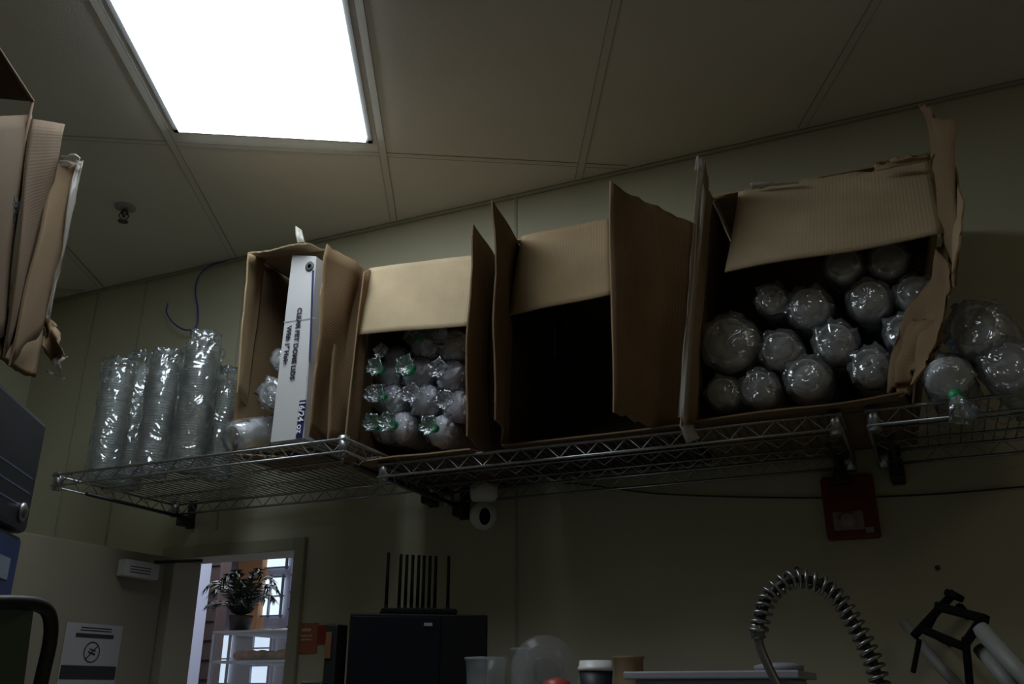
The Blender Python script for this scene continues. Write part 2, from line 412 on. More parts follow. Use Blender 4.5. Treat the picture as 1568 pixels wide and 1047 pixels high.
quad('tape_line',[a+up*.355,b+up*.35,b+up*.352,a+up*.358],mat('carton_flap_gap',(.3,.3,.3),.6),cL,OFF)
def text(name,s,size,origin,xdir,ydir,m,parent,bold=0):
    cu=bpy.data.curves.new(name,'FONT');cu.body=s;cu.size=size;cu.materials.append(m);cu.extrude=.0003;cu.offset=bold
    o=bpy.data.objects.new(name,cu);x=Vector(xdir).normalized();y=Vector(ydir);y=(y-x*y.dot(x)).normalized();z=x.cross(y)
    mt=Matrix((x,y,z)).transposed().to_4x4();mt.translation=Vector(origin);o.matrix_world=mt
    link(o);o.parent=parent;return o
M_ink=mat('black_ink',(.02,.02,.025),.6)
M_ink2=mat('dark_violet_ink',(.018,.010,.035),.6)
p1=S(457,472,1.93);p2=S(441,500,1.93)
text('print_line_1','CLEAR PET DOME LIDS',.0212,p1+OFF*2,-up,rt,M_ink2,cL,.0007)
text('print_line_2','With 1" Hole',.0212,p2+OFF*2,-up,rt,M_ink2,cL,.0007)
text('print_line_3','16/24 oz',.026,b+up*.108-rt*.021+OFF*2.4,-up,rt,mat('white_ink',(.8,.8,.8),.5),cL,.0005)
bm=bmesh.new();M=frame_mtx(d-rt*.018-up*.030+OFF*1.6,(0,-1,0));lathe(bm,[(.009,0),(.015,0),(.015,.0006),(.009,.0006)],M,24);lathe(bm,[(.001,0),(.007,0),(.007,.0006),(.001,.0006)],M,6)
from_bm('round_print_mark',bm,mat('grey_print',(.08,.08,.10),.6),cL)
# --- box B (bagged cups with green ties)
zr=ZR+.008;YO=2.10
TL=S(566,412,YO);TR=S(752,388,YO);BL=onz(S(545,688,YO),zr);BR=onz(S(748,680,YO),zr)
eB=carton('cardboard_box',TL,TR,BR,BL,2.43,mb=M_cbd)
sheet('flap_top',S(549,513,2.05),S(722,500,2.05),TR+Vector((-.03,0,0)),TL,M_cb2,eB,wob=.003,curl=.004)
sheet('flap_left',onz(S(522,688,2.0),zr+.004),BL,TL,S(556,418,2.04),M_cb3,eB,wob=.004,flip=True)
sheet('flap_right',onz(S(711,668,1.92),zr+.004),BR,TR,S(722,340,1.92),M_cbn,eB,wob=.006,jag={'l':.006})
sheet('flap_bottom',onz(S(556,690,2.03),zr),onz(S(720,683,2.03),zr),BR,BL,M_cb3,eB,wob=.002)
# --- box C (empty)
TLc=S(788,368,YO);TRc=S(1062,345,YO);BLc=onz(S(776,680,YO),zr);BRc=onz(S(1040,650,YO),zr)
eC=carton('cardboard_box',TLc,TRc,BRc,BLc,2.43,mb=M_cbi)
sheet('flap_top',S(779,483,2.05),S(940,452,2.05),S(937,336,YO),S(800,364,YO),M_cb,eC,wob=.004,curl=.004)
sheet('flap_left',onz(S(758,655,1.90),zr+.03),BLc,TLc,S(753,304,1.90),M_cbn,eC,wob=.008,jag={'l':.008})
sheet('flap_right',S(936,632,1.90),BRc,TRc,S(932,276,1.90),M_cb3,eC,wob=.008,curl=-.01,jag={'t':.008,'b':.008})
sheet('flap_bottom',onz(S(768,684,2.03),zr),onz(S(1045,655,2.03),zr),BRc,BLc,M_cbn,eC,wob=.002)
# --- box D (large, torn)
YD=2.09
TLd=S(1088,302,YD);TRd=S(1434,238,YD);BLd=onz(S(1062,655,YD),zr);BRd=onz(S(1392,606,YD),zr)
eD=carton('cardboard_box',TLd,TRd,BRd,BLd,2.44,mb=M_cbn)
sheet('flap_top',S(1110,417,2.0),S(1447,358,2.0),S(1424,243,YD),S(1132,294,YD),M_cb2,eD,wob=.006,jag={'t':.02},nu=24)
sheet('flap_left',S(1040,652,1.97),BLd,TLd,S(1076,244,1.95),M_cb,eD,wob=.006,jag={'l':.01,'t':.02})
sheet('flap_left_tape',S(1038,640,1.965),S(1050,655,1.975),S(1080,300,1.965),S(1068,236,1.945),M_tape,eD,th=.001,wob=.008,jag={'l':.01,'t':.02,'b':.02})
sheet('flap_right_upper',S(1448,355,YD),S(1466,440,1.93),S(1458,185,1.93),S(1412,155,1.99),M_cb3,eD,wob=.012,jag={'t':.02,'r':.02,'l':.01})
sheet('flap_right_outer',S(1455,400,2.02),S(1468,440,1.90),S(1479,310,1.90),S(1456,235,2.0),M_cb,eD,wob=.006,jag={'r':.02})
sheet('flap_right_lower',S(1362,604,2.05),S(1402,600,1.96),S(1472,425,1.92),S(1444,372,YD),M_cb3,eD,wob=.025,jag={'r':.05,'l':.03,'b':.02},flip=True,nu=18,nv=18)
sheet('flap_right_torn',S(1376,600,2.03),S(1414,560,1.97),S(1446,490,1.95),S(1400,490,2.05),M_cb3,eD,wob=.03,jag={'r':.03,'l':.02,'b':.02,'t':.02},flip=True)
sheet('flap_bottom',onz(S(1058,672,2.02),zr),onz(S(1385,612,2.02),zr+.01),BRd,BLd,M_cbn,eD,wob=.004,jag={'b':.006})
sheet('torn_strip',S(1335,262,2.05),S(1425,245,2.02),S(1425,232,2.0),S(1340,246,2.03),M_cb,eD,wob=.006,jag={'t':.02,'l':.02},nv=6)
sheet('torn_tape',S(1150,290,2.07),S(1225,280,2.07),S(1222,276,2.05),S(1148,279,2.05),M_tape,eD,nv=4,jag={'t':.01},th=.001)
sheet('torn_tape',S(1040,650,1.97),S(1062,650,2.0),S(1072,672,2.0),S(1052,680,1.98),M_tape,eD,nv=4,nu=4,jag={'t':.01},th=.001)
sheet('torn_peak',S(1064,262,1.95),S(1078,262,1.95),S(1074,234,1.95),S(1066,238,1.95),M_tape,eD,nv=5,nu=5,jag={'t':.02},th=.001)
# ---------------------------------------------------------------- contents
bm=bmesh.new();ax=Vector((.03,1,.02))
for i,(px,py,r,tie) in enumerate([(572,575,.046,1),(598,612,.046,1),(640,570,.052,1),(690,575,.048,0),(652,524,.052,1),(694,530,.05,0),(568,658,.044,1),(614,655,.046,1),(650,612,.048,0),(676,660,.046,1),(700,622,.046,0),(552,618,.040,0),(604,548,.038,0)]):
    p=S(px,py,2.17);
    if p.z-r<zr+.012: p.z=zr+r+.012
    p.x=max(p.x,BL.x+r*1.1)
    add_face_sleeve(bm,p,ax,r,.19,100+i,bool(tie))
from_bm('bagged_cups',bm,SLV)
bm=bmesh.new()
cups=[(1112,520,.074),(1236,466,.054),(1330,455,.052),(1192,532,.052),(1277,520,.052),(1160,592,.050),(1234,575,.055),(1332,558,.050),(1400,445,.048),(1290,402,.048),(1384,505,.047),(1105,600,.046),(1360,395,.048),(1180,455,.042)]
for i,(px,py,r) in enumerate(cups):
    big=r>.06
    p=S(px,py,2.08 if big else 2.10);q=Vector((.05,1,.0))
    if p.z-r<zr+.012: p.z=zr+r*1.05+.012
    add_sleeve(bm,p,q,r,.24 if not big else .2,'cups',tail=0,seed=300+i,gather=(i%3==1))
from_bm('plastic_cup_sleeves',bm,SLV2)
bm=bmesh.new()
add_sleeve(bm,S(1490,500,1.99),(.12,.35,-.03),.064,.30,'cups',tail=0,seed=21,gather=True)
add_sleeve(bm,S(1540,556,1.99),(.10,.35,0),.058,.30,'cups',tail=0,seed=22)
p=S(1450,572,2.02);add_sleeve(bm,p,(.10,1,.05),.050,.25,'cups',tail=0,seed=23)
p=S(1446,568,1.99);add_sleeve(bm,p,Vector(S(1486,655,1.90)-p),.046,.040,'lids',tail=.055,tie=True,seed=24)
from_bm('cup_sleeve_bundle',bm,SLV2)
bm=bmesh.new()
for i,(px,py,ptop,r,y) in enumerate([(160,712,552,.050,2.10),(196,712,542,.047,2.22),(232,709,540,.051,2.10),(288,704,524,.056,2.10),(334,690,565,.048,2.22)]):
    b_=onz(S(px,py,y),ZL+.022);t_=S(px+22,ptop,y);L=t_.z-b_.z-.045
    add_sleeve(bm,b_,(.01*i-.02,0,1),r,L,'lids',seed=40+i,pitch=.009,loose=(.04 if i==3 else .012))
from_bm('stacked_lid_sleeves',bm,SLV_LID)
bm=bmesh.new()
p=S(398,594,1.96);add_sleeve(bm,Vector((p.x,2.0,p.z)),(.05,1,0),.046,.19,'cups',tail=0,seed=61,gather=True)
p=S(425,545,2.0);add_sleeve(bm,Vector((p.x-.01,2.02,p.z)),(.0,1,0),.035,.17,'cups',tail=0,seed=62)
a_=S(354,690,1.98);b_=S(410,645,2.06);a_.z=max(a_.z,ZL+.06);b_.z=max(b_.z,ZL+.06)
add_sleeve(bm,a_,b_-a_+Vector((0,.10,0)),.049,.16,'cups',tail=0,seed=63)
from_bm('loose_cup_sleeve',bm,SLV2)
sheet('yellow_paper_sheet',onz(S(385,716,1.95),ZL+.006),onz(S(440,714,1.95),ZL+.006),onz(S(478,690,2.0),ZL+.008),onz(S(412,694,2.0),ZL+.008),mat('yellow_paper',(.75,.62,.22),.6),None,th=.001,wob=.001)
# ---------------------------------------------------------------- wall items
def bez(pts,n=12):
    out=[];P=[Vector(p) for p in pts]
    P=[P[0]*2-P[1]]+P+[P[-1]*2-P[-2]]
    for i in range(1,len(P)-2):
        for k in range(n):
            t=k/n;a,b,c,d=P[i-1],P[i],P[i+1],P[i+2]
            out.append(.5*((2*b)+(c-a)*t+(2*a-5*b+4*c-d)*t*t+(3*b-a-3*c+d)*t*t*t))
    out.append(P[-2]);return out
bm=bmesh.new()
tube(bm,bez([S(x,y,Y) for x,y,Y in ((367,398,2.495),(345,401,2.49),(322,407,2.485),(305,422,2.48),(299,445,2.47),(303,475,2.47),(300,500,2.465),(284,505,2.46),(266,495,2.46),(255,478,2.46),(257,464,2.46))]),.0030,6)
from_bm('ethernet_cable',bm,mat('blue_cable',(.02,.05,.35),.4))
bm=bmesh.new()
tube(bm,bez([S(x,y,2.492) for x,y in ((763,741),(800,741),(860,739),(930,746),(1000,755),(1110,760),(1255,762),(1400,758),(1500,751),(1568,745),(1700,738))]),.0022,6)
from_bm('wall_cable',bm,M_black)
# security camera
cm=empty('security_camera')
bm=bmesh.new();M=frame_mtx(S(741,754,2.43),(0,0,-1))
lathe(bm,[(.002,-.03),(.030,-.03),(.040,-.022),(.042,-.005),(.042,.012),(.036,.024),(.02,.03),(.002,.032)],M,32,0)
lathe(bm,[(.010,-.045),(.012,-.028)],M,12,0)
hc=S(740,790,2.43);R=.041
bmesh.ops.create_uvsphere(bm,u_segments=40,v_segments=24,radius=R,matrix=Matrix.Translation(hc))
for f in bm.faces: f.smooth=True
from_bm('camera_body',bm,M_white,cm)
dirc=(Vector((0,0,1.5))-hc).normalized();dirc=(dirc+Vector((.14,0,0))).normalized()
xv=dirc.cross(Vector((0,0,1))).normalized();yv=xv.cross(dirc).normalized()
M_matte=mat('matte_black',(.006,.006,.007),.8,spec=.1)
bm=bmesh.new();rings=[]
for k in range(1,8):
    t=k/7;rings.append([bm.verts.new(hc+(dirc+xv*(.42*t*math.cos(a))+yv*(.72*t*math.sin(a))).normalized()*(R+.0014)) for a in [2*math.pi*j/32 for j in range(32)]])
ct=bm.verts.new(hc+dirc*(R+.0014))
for j in range(32): bm.faces.new((ct,rings[0][j],rings[0][(j+1)%32]))
for i in range(6):
    for j in range(32): bm.faces.new((rings[i][j],rings[i][(j+1)%32],rings[i+1][(j+1)%32],rings[i+1][j]))
for f in bm.faces:f.smooth=True
lathe(bm,[(.0015,0),(.003,0),(.003,.0008),(.001,.001)],frame_mtx(hc+(dirc-yv*.3).normalized()*(R+.0014),dirc-yv*.3),18,1)
from_bm('camera_face',bm,[M_matte,mat('lens_grey',(.05,.05,.06),.7,spec=.1)],cm)
# fire alarm strobe
fa=empty('fire_alarm_strobe');a=S(1256,733,2.49);b=S(1344,824,2.49)
xa,xb=a.x,S(1344,780,2.49).x;za,zb=b.z,a.z
M_red=mat('alarm_red',(.13,.009,.009),.4)
bm=bmesh.new();bbox(bm,(xa,WY-.03,za),(xb,WY,zb),0,.008)
cx=(xa+xb)/2;cz=(za+zb)/2
bbox(bm,(cx-.012,WY-.034,cz+.035),(cx+.012,WY-.028,cz+.048),0,.001)
for k in range(6): bbox(bm,(xa+.02,WY-.0315,cz+.014+.009*k-.0),(xb-.02,WY-.0295,cz+.017+.009*k),1)
from_bm('housing',bm,[M_red,mat('alarm_dark',(.05,.004,.004),.5)],fa)
bm=bmesh.new();bbox(bm,(cx-.045,WY-.034,za+.022),(cx+.03,WY-.029,za+.07),0,.003)
lathe(bm,[(.024,0),(.024,.01),(.017,.022),(.001,.026)],frame_mtx((cx-.008,WY-.033,za+.045),(0,-1,0)),8,0,smooth=False)
bbox(bm,(xb-.034,WY-.035,za+.012),(xb-.014,WY-.029,za+.026),0,.001)
from_bm('strobe_lens',bm,mat('strobe_clear',(.36,.31,.30),.2,alpha=.8,bump=.6,bs=60),fa)
bm=bmesh.new()
for px,py in ((1220,871),(1436,869)):
    lathe(bm,[(.006,0),(.006,.004),(.002,.007)],frame_mtx(S(px,py,2.5),(0,-1,0)),10)
from_bm('wall_screw',bm,mat('screw_dark',(.05,.045,.04),.5))
bm=bmesh.new()
def wq(x0,y0,x1,y1,mi,off=.003):
    a=S(x0,y0,WY-off);b=S(x1,y1,WY-off);bbox(bm,(a.x,WY-off,b.z),(b.x,WY-.0003,a.z),mi)
wq(457,954,484,1000,0);wq(488,957,500,986,1);wq(462,962,476,966,2,.004);wq(461,972,478,974,2,.004);wq(461,978,476,980,2,.004)
from_bm('wall_notice',bm,[mat('notice_orange',(.42,.13,.07),.6),mat('notice_red',(.34,.045,.035),.6),mat('notice_ink',(.6,.5,.4),.6)])
# ---------------------------------------------------------------- doorway
M_frame=mat('door_frame_metal',(.34,.33,.24),.45)
bm=bmesh.new()
bbox(bm,(DX1-.02,WY-.018,0),(DX1+.022,WY+.13,DZ+.03),0,.003);bbox(bm,(DX0-.03,WY-.018,DZ-.012),(DX1-.02,WY+.13,DZ+.03),0,.003);bbox(bm,(DX0-.03,WY-.005,0),(DX0+.02,WY+.13,DZ-.012),0,.003)
from_bm('trim_5',bm,M_frame)
door=empty('door_1')
box('leaf',(DX0-.045,1.80,.01),(DX0-.002,2.475,DZ-.004),mat('door_paint',(.22,.20,.145),.5,var=.04),door,.003)
p1=SX(262,894,DX0);y0=2.26
box('closer_body',(DX0,y0,p1.z),(DX0+.04,y0+.15,p1.z+.055),mat('closer_grey',(.40,.40,.39),.4),door,.005)
bm=bmesh.new()
tube(bm,[(DX0+.03,y0+.13,p1.z+.06),(DX0+.10,y0+.17,p1.z+.064),(DX0+.16,WY-.02,p1.z+.068)],.006,8)
from_bm('closer_arm',bm,M_black,door)
bm=bmesh.new()
for k in range(3): bbox(bm,(DX0+.04,y0+.02,p1.z+.014+.009*k),(DX0+.0406,y0+.11,p1.z+.017+.009*k))
from_bm('closer_label',bm,M_ink,door)
ps=empty('door_sign')
def leafq(name,ya,yb,za,zb,m,off): return box(name,(DX0,ya,za),(DX0+off,yb,zb),m,ps)
a=SX(103,950,DX0);b=SX(188,960,DX0)
ya,yb=a.y,b.y;zt=(a.z+b.z)/2
M_paper=mat('sign_paper',(.34,.34,.35),.5)
leafq('paper',ya,yb,zt-.32,zt,M_paper,.001)
w=yb-ya
leafq('header',ya+w*.18,yb-w*.15,zt-.042,zt-.03,M_ink,.002)
for k in range(2): leafq('line',ya+w*.25,yb-w*.2,zt-.022+.008*k,zt-.019+.008*k,M_ink,.002)
leafq('footer',ya+w*.0+.004,yb-.004,zt-.165,zt-.125,M_ink,.002)
bm=bmesh.new();cc=Vector((DX0+.0012,(ya+yb)/2,zt-.085));M=frame_mtx(cc,(1,0,0))
R=.032;n=36
for k in range(n):
    a0=2*math.pi*k/n;a1=2*math.pi*(k+1)/n
    bm.faces.new([bm.verts.new(M@Vector((r*math.cos(t),r*math.sin(t),0))) for r,t in ((R*.86,a0),(R,a0),(R,a1),(R*.86,a1))])
tube(bm,[cc+Vector((0,-.021,-.021)),cc+Vector((0,.021,.021))],.0018,6)
tube(bm,[cc+Vector((0,-.014,.002)),cc+Vector((0,.012,-.006))],.003,6);tube(bm,[cc+Vector((0,-.010,.010)),cc+Vector((0,.014,.004))],.002,6)
from_bm('prohibition_symbol',bm,M_ink,ps)
# ---------------------------------------------------------------- cafe beyond the door
CX0,CX1,CY=-7.6,-1.0,7.0
M_cw=mat('cafe_wall',(.26,.25,.30),.7);M_or=mat('cafe_orange_wall',(.55,.30,.15),.7)
box('wall_cafe_far',(CX0,CY,0),(CX1,CY+.1,3.3),M_cw);box('wall_cafe_left',(CX0-.1,WY+.12,0),(CX0,CY,3.3),M_cw);box('wall_cafe_right',(CX1,WY+.12,0),(CX1+.1,CY,3.3),M_cw)
box('floor_cafe',(CX0,WY+.12,-.1),(CX1,CY,0),M_floor);box('ceiling_cafe',(CX0,WY+.12,3.3),(CX1,CY,3.4),mat('cafe_ceiling',(.12,.10,.09),.8))
box('wall_cafe_near',(CX0,WY+.02,0),(XL-.1,WY+.12,3.3),M_cw)
M_day=mat('daylit_glass',(.8,.85,.9),.3,emit=(.66,.82,1),es=1.1,var=.1,vs=3);M_mull=mat('window_frame_grey',(.20,.22,.28),.5);M_blind=mat('dark_shutter',(.05,.05,.085),.5)
def window(name,px0,py0,px1,py1,y,cols,rows,mw=.006):
    a=S(px0,py0,y);b=S(px1,py1,y);x0,x1=a.x,S(px1,(py0+py1)/2,y).x;z1,z0=a.z,b.z;e=empty(name)
    box('pane',(x0,y-.01,z0),(x1,y,z1),M_day,e)
    bm=bmesh.new()
    for i in range(cols+1):
        x=x0+(x1-x0)*i/cols;bbox(bm,(x-mw,y-.04,z0-.02),(x+mw,y-.011,z1+.02))
    for j in range(rows+1):
        z=z0+(z1-z0)*j/rows;bbox(bm,(x0-.02,y-.038,z-mw),(x1+.02,y-.012,z+mw))
    from_bm('mullions',bm,M_mull,e)
window('window_1',400,885,434,942,6.98,2,2)
window('window_2',400,852,442,868,6.98,1,1)
window('window_3',284,962,308,1046,6.98,1,11,.012)
window('window_4',330,972,352,1046,6.98,1,2)
window('window_5',392,966,416,1046,6.98,1,3)
window('window_6',330,880,350,910,6.98,1,1)
def cafebox(name,px0,px1,y,m,d=.05,z0=0.0,z1=3.3):
    xa=S(px0,950,y).x;xb=S(px1,950,y).x
    bm=bmesh.new();bbox(bm,(xa,y,z0),(xb,y+d,z1),0,.004)
    n=int((z1-z0)/.12)
    for i in range(1,n): bbox(bm,(xa+.01,y-.008,z0+.12*i),(xb-.01,y,z0+.12*i+.012),0)
    return from_bm(name,bm,m)
a=S(350,950,6.85);b=S(398,846,6.85)
box('wall_cafe_accent',(a.x,6.9,a.z-.1),(b.x,6.999,3.3),M_or)
cafebox('window_shutter',438,464,5.5,M_blind)
cafebox('window_shutter',298,318,5.6,M_blind,z0=S(300,958,5.6).z)
cafebox('cafe_pillar',262,288,5.2,mat('white_pillar',(.46,.50,.64),.6),.25)
cafebox('cafe_pillar',314,330,4.9,mat('dark_pillar',(.05,.035,.035),.6),.1)
# display case
dc=empty('pastry_display_case');y=3.45;a=S(322,966,y);xb=S(448,1000,y).x;xa=S(322,1000,y).x
zt=a.z
bm=bmesh.new()
for zz in (zt,zt-.13): bbox(bm,(xa,y,zz-.010),(xb,y+.45,zz),0,.002)
for xx in (xa,xb-.015):
    for yy in (y,y+.435): bbox(bm,(xx,yy,1.05),(xx+.015,yy+.015,zt-.012))
bbox(bm,(xa-.02,y-.02,0),(xb+.02,y+.47,1.05),0,.004)
bbox(bm,(xa,y,zt-.29),(xb,y+.45,zt-.28))
from_bm('case_frame',bm,mat('case_metal',(.55,.60,.70),.3,.3),dc)
box('case_glass',(xa+.016,y+.002,1.06),(xb-.016,y+.005,zt-.012),mat('case_glass_pane',(.6,.68,.75),.1,alpha=.16),dc)
bm=bmesh.new();rnd=random.Random(5)
for i in range(11):
    p=Vector((xa+.08+(xb-xa-.16)*i/10,y+.12+.1*(i%2),zt-.105));rr=rnd.uniform(.028,.042)
    bmesh.ops.create_icosphere(bm,subdivisions=3,radius=rr,matrix=Matrix.Translation(p)@Matrix.Diagonal((1.1,1,.62,1)))
for i in range(6):
    p=Vector((xa+.12+(xb-xa-.24)*i/5,y+.14,zt-.255));bmesh.ops.create_icosphere(bm,subdivisions=3,radius=rnd.uniform(.028,.04),matrix=Matrix.Translation(p)@Matrix.Diagonal((1.2,1,.6,1)))
for f in bm.faces:f.smooth=True
from_bm('pastries',bm,mat('pastry_crust',(.45,.20,.07),.6,var=.5,vs=30),dc)
# palm
pl=empty('potted_palm');y=3.62;c=S(368,955,y);c.z=zt
bm=bmesh.new();lathe(bm,[(.03,0),(.045,.002),(.055,.07),(.058,.08),(.045,.08)],frame_mtx(c,(0,0,1)),20)
from_bm('pot',bm,mat('pot_dark',(.05,.04,.04),.5),pl)
bm=bmesh.new();rnd=random.Random(3)
for i in range(24):
    an=rnd.uniform(0,6.28);ln=rnd.uniform(.10,.19);up_=rnd.uniform(.06,.20);pts=[]
    for k in range(7):
        t=k/6;pts.append(c+Vector((math.cos(an)*ln*t,math.sin(an)*ln*t,.07+up_*math.sin(t*2.2)*1.1)))
    tube(bm,pts,.003,4)
    for k in range(1,7):
        for s in (-1,1):
            for q in (0,.5):
                p=pts[k].lerp(pts[k-1],q);dr=(pts[k]-pts[k-1]).normalized();sd=dr.cross(Vector((0,0,1))).normalized()*s
                l=.075*(1-.08*k);tip=p+sd*l*.7+dr*l*.7-Vector((0,0,.025));w_=dr*.010
                bm.faces.new([bm.verts.new(x) for x in (p-w_,p+w_,tip)])
from_bm('fronds',bm,mat('palm_green',(.014,.026,.016),.5),pl)
def area(name,loc,size,power,col,rot=(0,0,0)):
    l=bpy.data.lights.new(name,'AREA');l.energy=power;l.size=size;l.color=col;o=bpy.data.objects.new(name,l);o.location=loc;o.rotation_euler=rot;link(o);return o
area('cafe_fill_light',(-3.8,4.6,3.25),1.2,60,(.9,.92,1))  # added area light to brighten the cafe, no visible fixture
# ---------------------------------------------------------------- lower kitchen
M_steel=mat('stainless',(.35,.36,.37),.35,.9)
def cabinet(name,lo,hi):
    bm=bmesh.new();bbox(bm,lo,hi,0,.006);x0,y0,z0=lo;x1,y1,z1=hi;m=(x0+x1)/2
    bbox(bm,(x0+.02,y0-.015,z0+.12),(m-.005,y0,z1-.05),0,.003);bbox(bm,(m+.005,y0-.015,z0+.12),(x1-.02,y0,z1-.05),0,.003)
    for xx in (m-.05,m+.03): bbox(bm,(xx,y0-.03,.8),(xx+.02,y0-.015,1.2),1,.005)
    return from_bm(name,bm,[M_steel,M_black])
cabinet('steel_storage_cabinet',(-1.62,1.98,0),(-.98,2.48,1.565))
cabinet('steel_storage_cabinet',(-.96,1.98,0),(-.1,2.46,1.548))
nv=empty('black_network_cabinet')
zt=1.79;P1=SZ(537,938,zt);P2=SZ(747,941,zt);e=(P2-P1);e.z=0;Wd=e.length;e.normalize();n=Vector((-e.y,e.x,0))
MT=Matrix((e,n,Vector((0,0,1)))).transposed().to_4x4();MT.translation=Vector((P1.x,P1.y,0))
dp=.17
box('case',(0,0,1.566),(Wd,dp,zt),mat('black_satin',(.005,.005,.006),.6,spec=.2),nv,.004,MT)
box('front_panel',(.008,-.004,1.58),(Wd*.65,.001,zt-.008),mat('dark_navy_panel',(.004,.005,.010),.5,spec=.2),nv,.001,MT)
box('badge',(Wd*.53,-.006,zt-.030),(Wd*.59,-.003,zt-.022),mat('badge_grey',(.25,.25,.27),.4),nv,0,MT)
rt_=empty('wifi_router')
bm=bmesh.new();bbox(bm,(Wd*.22,.02,zt+.001),(Wd*.78,dp-.02,zt+.016),0,.004,MT)
for px in (592,613,623,633,643,652,662,672,693):
    b_=S(px-2,940,2.19);t_=S(px,854,2.19);inv=MT.inverted();q=inv@b_
    bx=q.x;by=.10 if px in(592,693) else .12
    base=MT@Vector((bx,by,zt+.010));h=(t_.z-b_.z)*1.06
    base2=base.copy();base2.z+=.02
    tube(bm,[base,base2],.0054,8);top=base+Vector((0,0,h));tube(bm,[base2,top],[.0049,.0044],8)
from_bm('router_body',bm,M_matte,rt_)
dv=empty('card_terminal')
a=S(506,956,2.06)
bm=bmesh.new();bbox(bm,(a.x,2.04,1.566),(a.x+.036,2.09,a.z),0,.004);bbox(bm,(a.x+.005,2.036,1.68),(a.x+.022,2.04,a.z-.02),1,.001)
bbox(bm,(a.x-.03,1.99,1.566),(a.x+.036,2.035,1.625),0,.006)
from_bm('terminal_body',bm,[M_black,mat('terminal_screen',(.16,.07,.035),.4)],dv)
def cup_obj(name,px,ptop,rt,rb,y,zb,mats,ht=None):
    top=S(px,ptop,y);bm=bmesh.new();M=frame_mtx((top.x,y,zb),(0,0,1));h=top.z-zb
    lathe(bm,[(rb*.95,.001),(rb,0),(rb*.5+rt*.5,h*.5),(rt*.99,h-.008),(rt+.003,h-.006),(rt+.003,h),(rt-.001,h),(rt*.9,h-.004)],M,36)
    return from_bm(name,bm,mats)
M_clear=mat('clear_tub',(.45,.48,.5),.15,alpha=.32)
cup_obj('deli_container',744,1006,.050,.042,2.12,1.551,M_clear)
cup_obj('clear_beaker',802,992,.036,.032,2.30,1.551,M_clear)
top=S(912,1011,2.05);bm=bmesh.new();M=frame_mtx((top.x,2.05,1.551),(0,0,1));h=top.z-1.551
lathe(bm,[(.028,0),(.038,h-.022)],M,32,1);lathe(bm,[(.038,h-.022),(.041,h-.02),(.041,h-.014),(.038,h-.012),(.036,h),(.030,h),(.028,h-.004)],M,32,0)
from_bm('coffee_cup',bm,[M_white,mat('cup_sleeve_dark',(.02,.02,.03),.5)])
cup_obj('paper_bowl_stack',962,1004,.038,.034,2.37,1.551,mat('kraft_paper',(.40,.27,.15),.7))
bm=bmesh.new();c=S(834,1026,2.16);M=frame_mtx(c,Vector((0,0,H))-c)
lathe(bm,[(.080,0),(.082,.003),(.076,.006),(.072,.010),(.050,.022),(.002,.026)],M,40)
for k in range(3): lathe(bm,[(.060-.015*k,.0175+.003*k),(.061-.015*k,.019+.003*k),(.058-.015*k,.019+.003*k)],M,36)
from_bm('round_plastic_lid',bm,mat('clear_lid',(.35,.35,.35),.15,alpha=.2))
bm=bmesh.new();p=S(852,1034,2.03);lathe(bm,[(.03,1.551-p.z),(.032,-.03),(.03,-.012),(.004,-.004)],frame_mtx(p,(0,0,1)),20);from_bm('red_squeeze_bottle',bm,mat('red_cap',(.40,.06,.05),.4))
a=S(958,1031,2.02);b=S(1232,1020,2.1)
bm=bmesh.new();z=a.z
bbox(bm,(a.x,2.0,z-.012),(b.x,2.3,z+.004),0,.003);bbox(bm,(a.x+.02,2.02,1.551),(b.x-.02,2.28,z-.012),0,.004)
lathe(bm,[(.02,0),(.05,0),(.052,.01),(.03,.016)],frame_mtx((b.x-.05,2.08,z+.004),(0,0,1)),24,0)
from_bm('white_storage_bin',bm,mat('bin_white',(.34,.34,.39),.35))
# ---------------------------------------------------------------- spring pre-rinse hose
hp=bez([S(x,y,Y) for x,y,Y in ((1160,972,1.86),(1166,945,1.86),(1178,912,1.87),(1200,892,1.87),(1225,886,1.88),(1255,893,1.88),(1285,918,1.89),(1306,950,1.89),(1325,985,1.89),(1340,1020,1.89),(1350,1060,1.89),(1353,1110,1.89))],14)
sf=empty('spring_hose_faucet')
bm=bmesh.new()
cum=[0]
for i in range(1,len(hp)): cum.append(cum[-1]+(hp[i]-hp[i-1]).length)
tot=cum[-1];pitch=.0155;rad=.0165;N=int(tot/pitch*14);pts=[];u=None;j=0
for i in range(N+1):
    s=tot*i/N
    while j<len(cum)-2 and cum[j+1]<s: j+=1
    t=(s-cum[j])/max(1e-9,cum[j+1]-cum[j]);p=hp[j].lerp(hp[j+1],t);tn=(hp[j+1]-hp[j]).normalized()
    u=tn.orthogonal().normalized() if u is None else (u-tn*u.dot(tn)).normalized()
    w_=tn.cross(u);ang=2*math.pi*s/pitch
    pts.append(p+(u*math.cos(ang)+w_*math.sin(ang))*rad)
tube(bm,pts,.0036,5);tube(bm,hp,.008,8,1)
g=bez([S(x,y,Y) for x,y,Y in ((1160,968,1.86),(1164,990,1.86),(1172,1010,1.86),(1184,1035,1.86),(1205,1075,1.86),(1225,1120,1.86))])
tube(bm,g,.0085,10,0);lathe(bm,[(.012,0),(.014,.004),(.014,.024),(.011,.03)],frame_mtx(g[0]+Vector((0,0,-.012)),(0,0,1)),14,0)
tube(bm,[S(1353,1110,1.89),Vector((S(1353,1110,1.89).x,1.89,.92))],.012,10,0)
from_bm('spring_coil',bm,[mat('spring_steel',(.27,.27,.265),.35,.85),mat('hose_black',(.02,.02,.02),.6)],sf)
x0=S(1353,1110,1.89).x
box('faucet_base',(x0-.04,1.85,.881),(x0+.04,1.93,.94),M_steel,sf,.006)
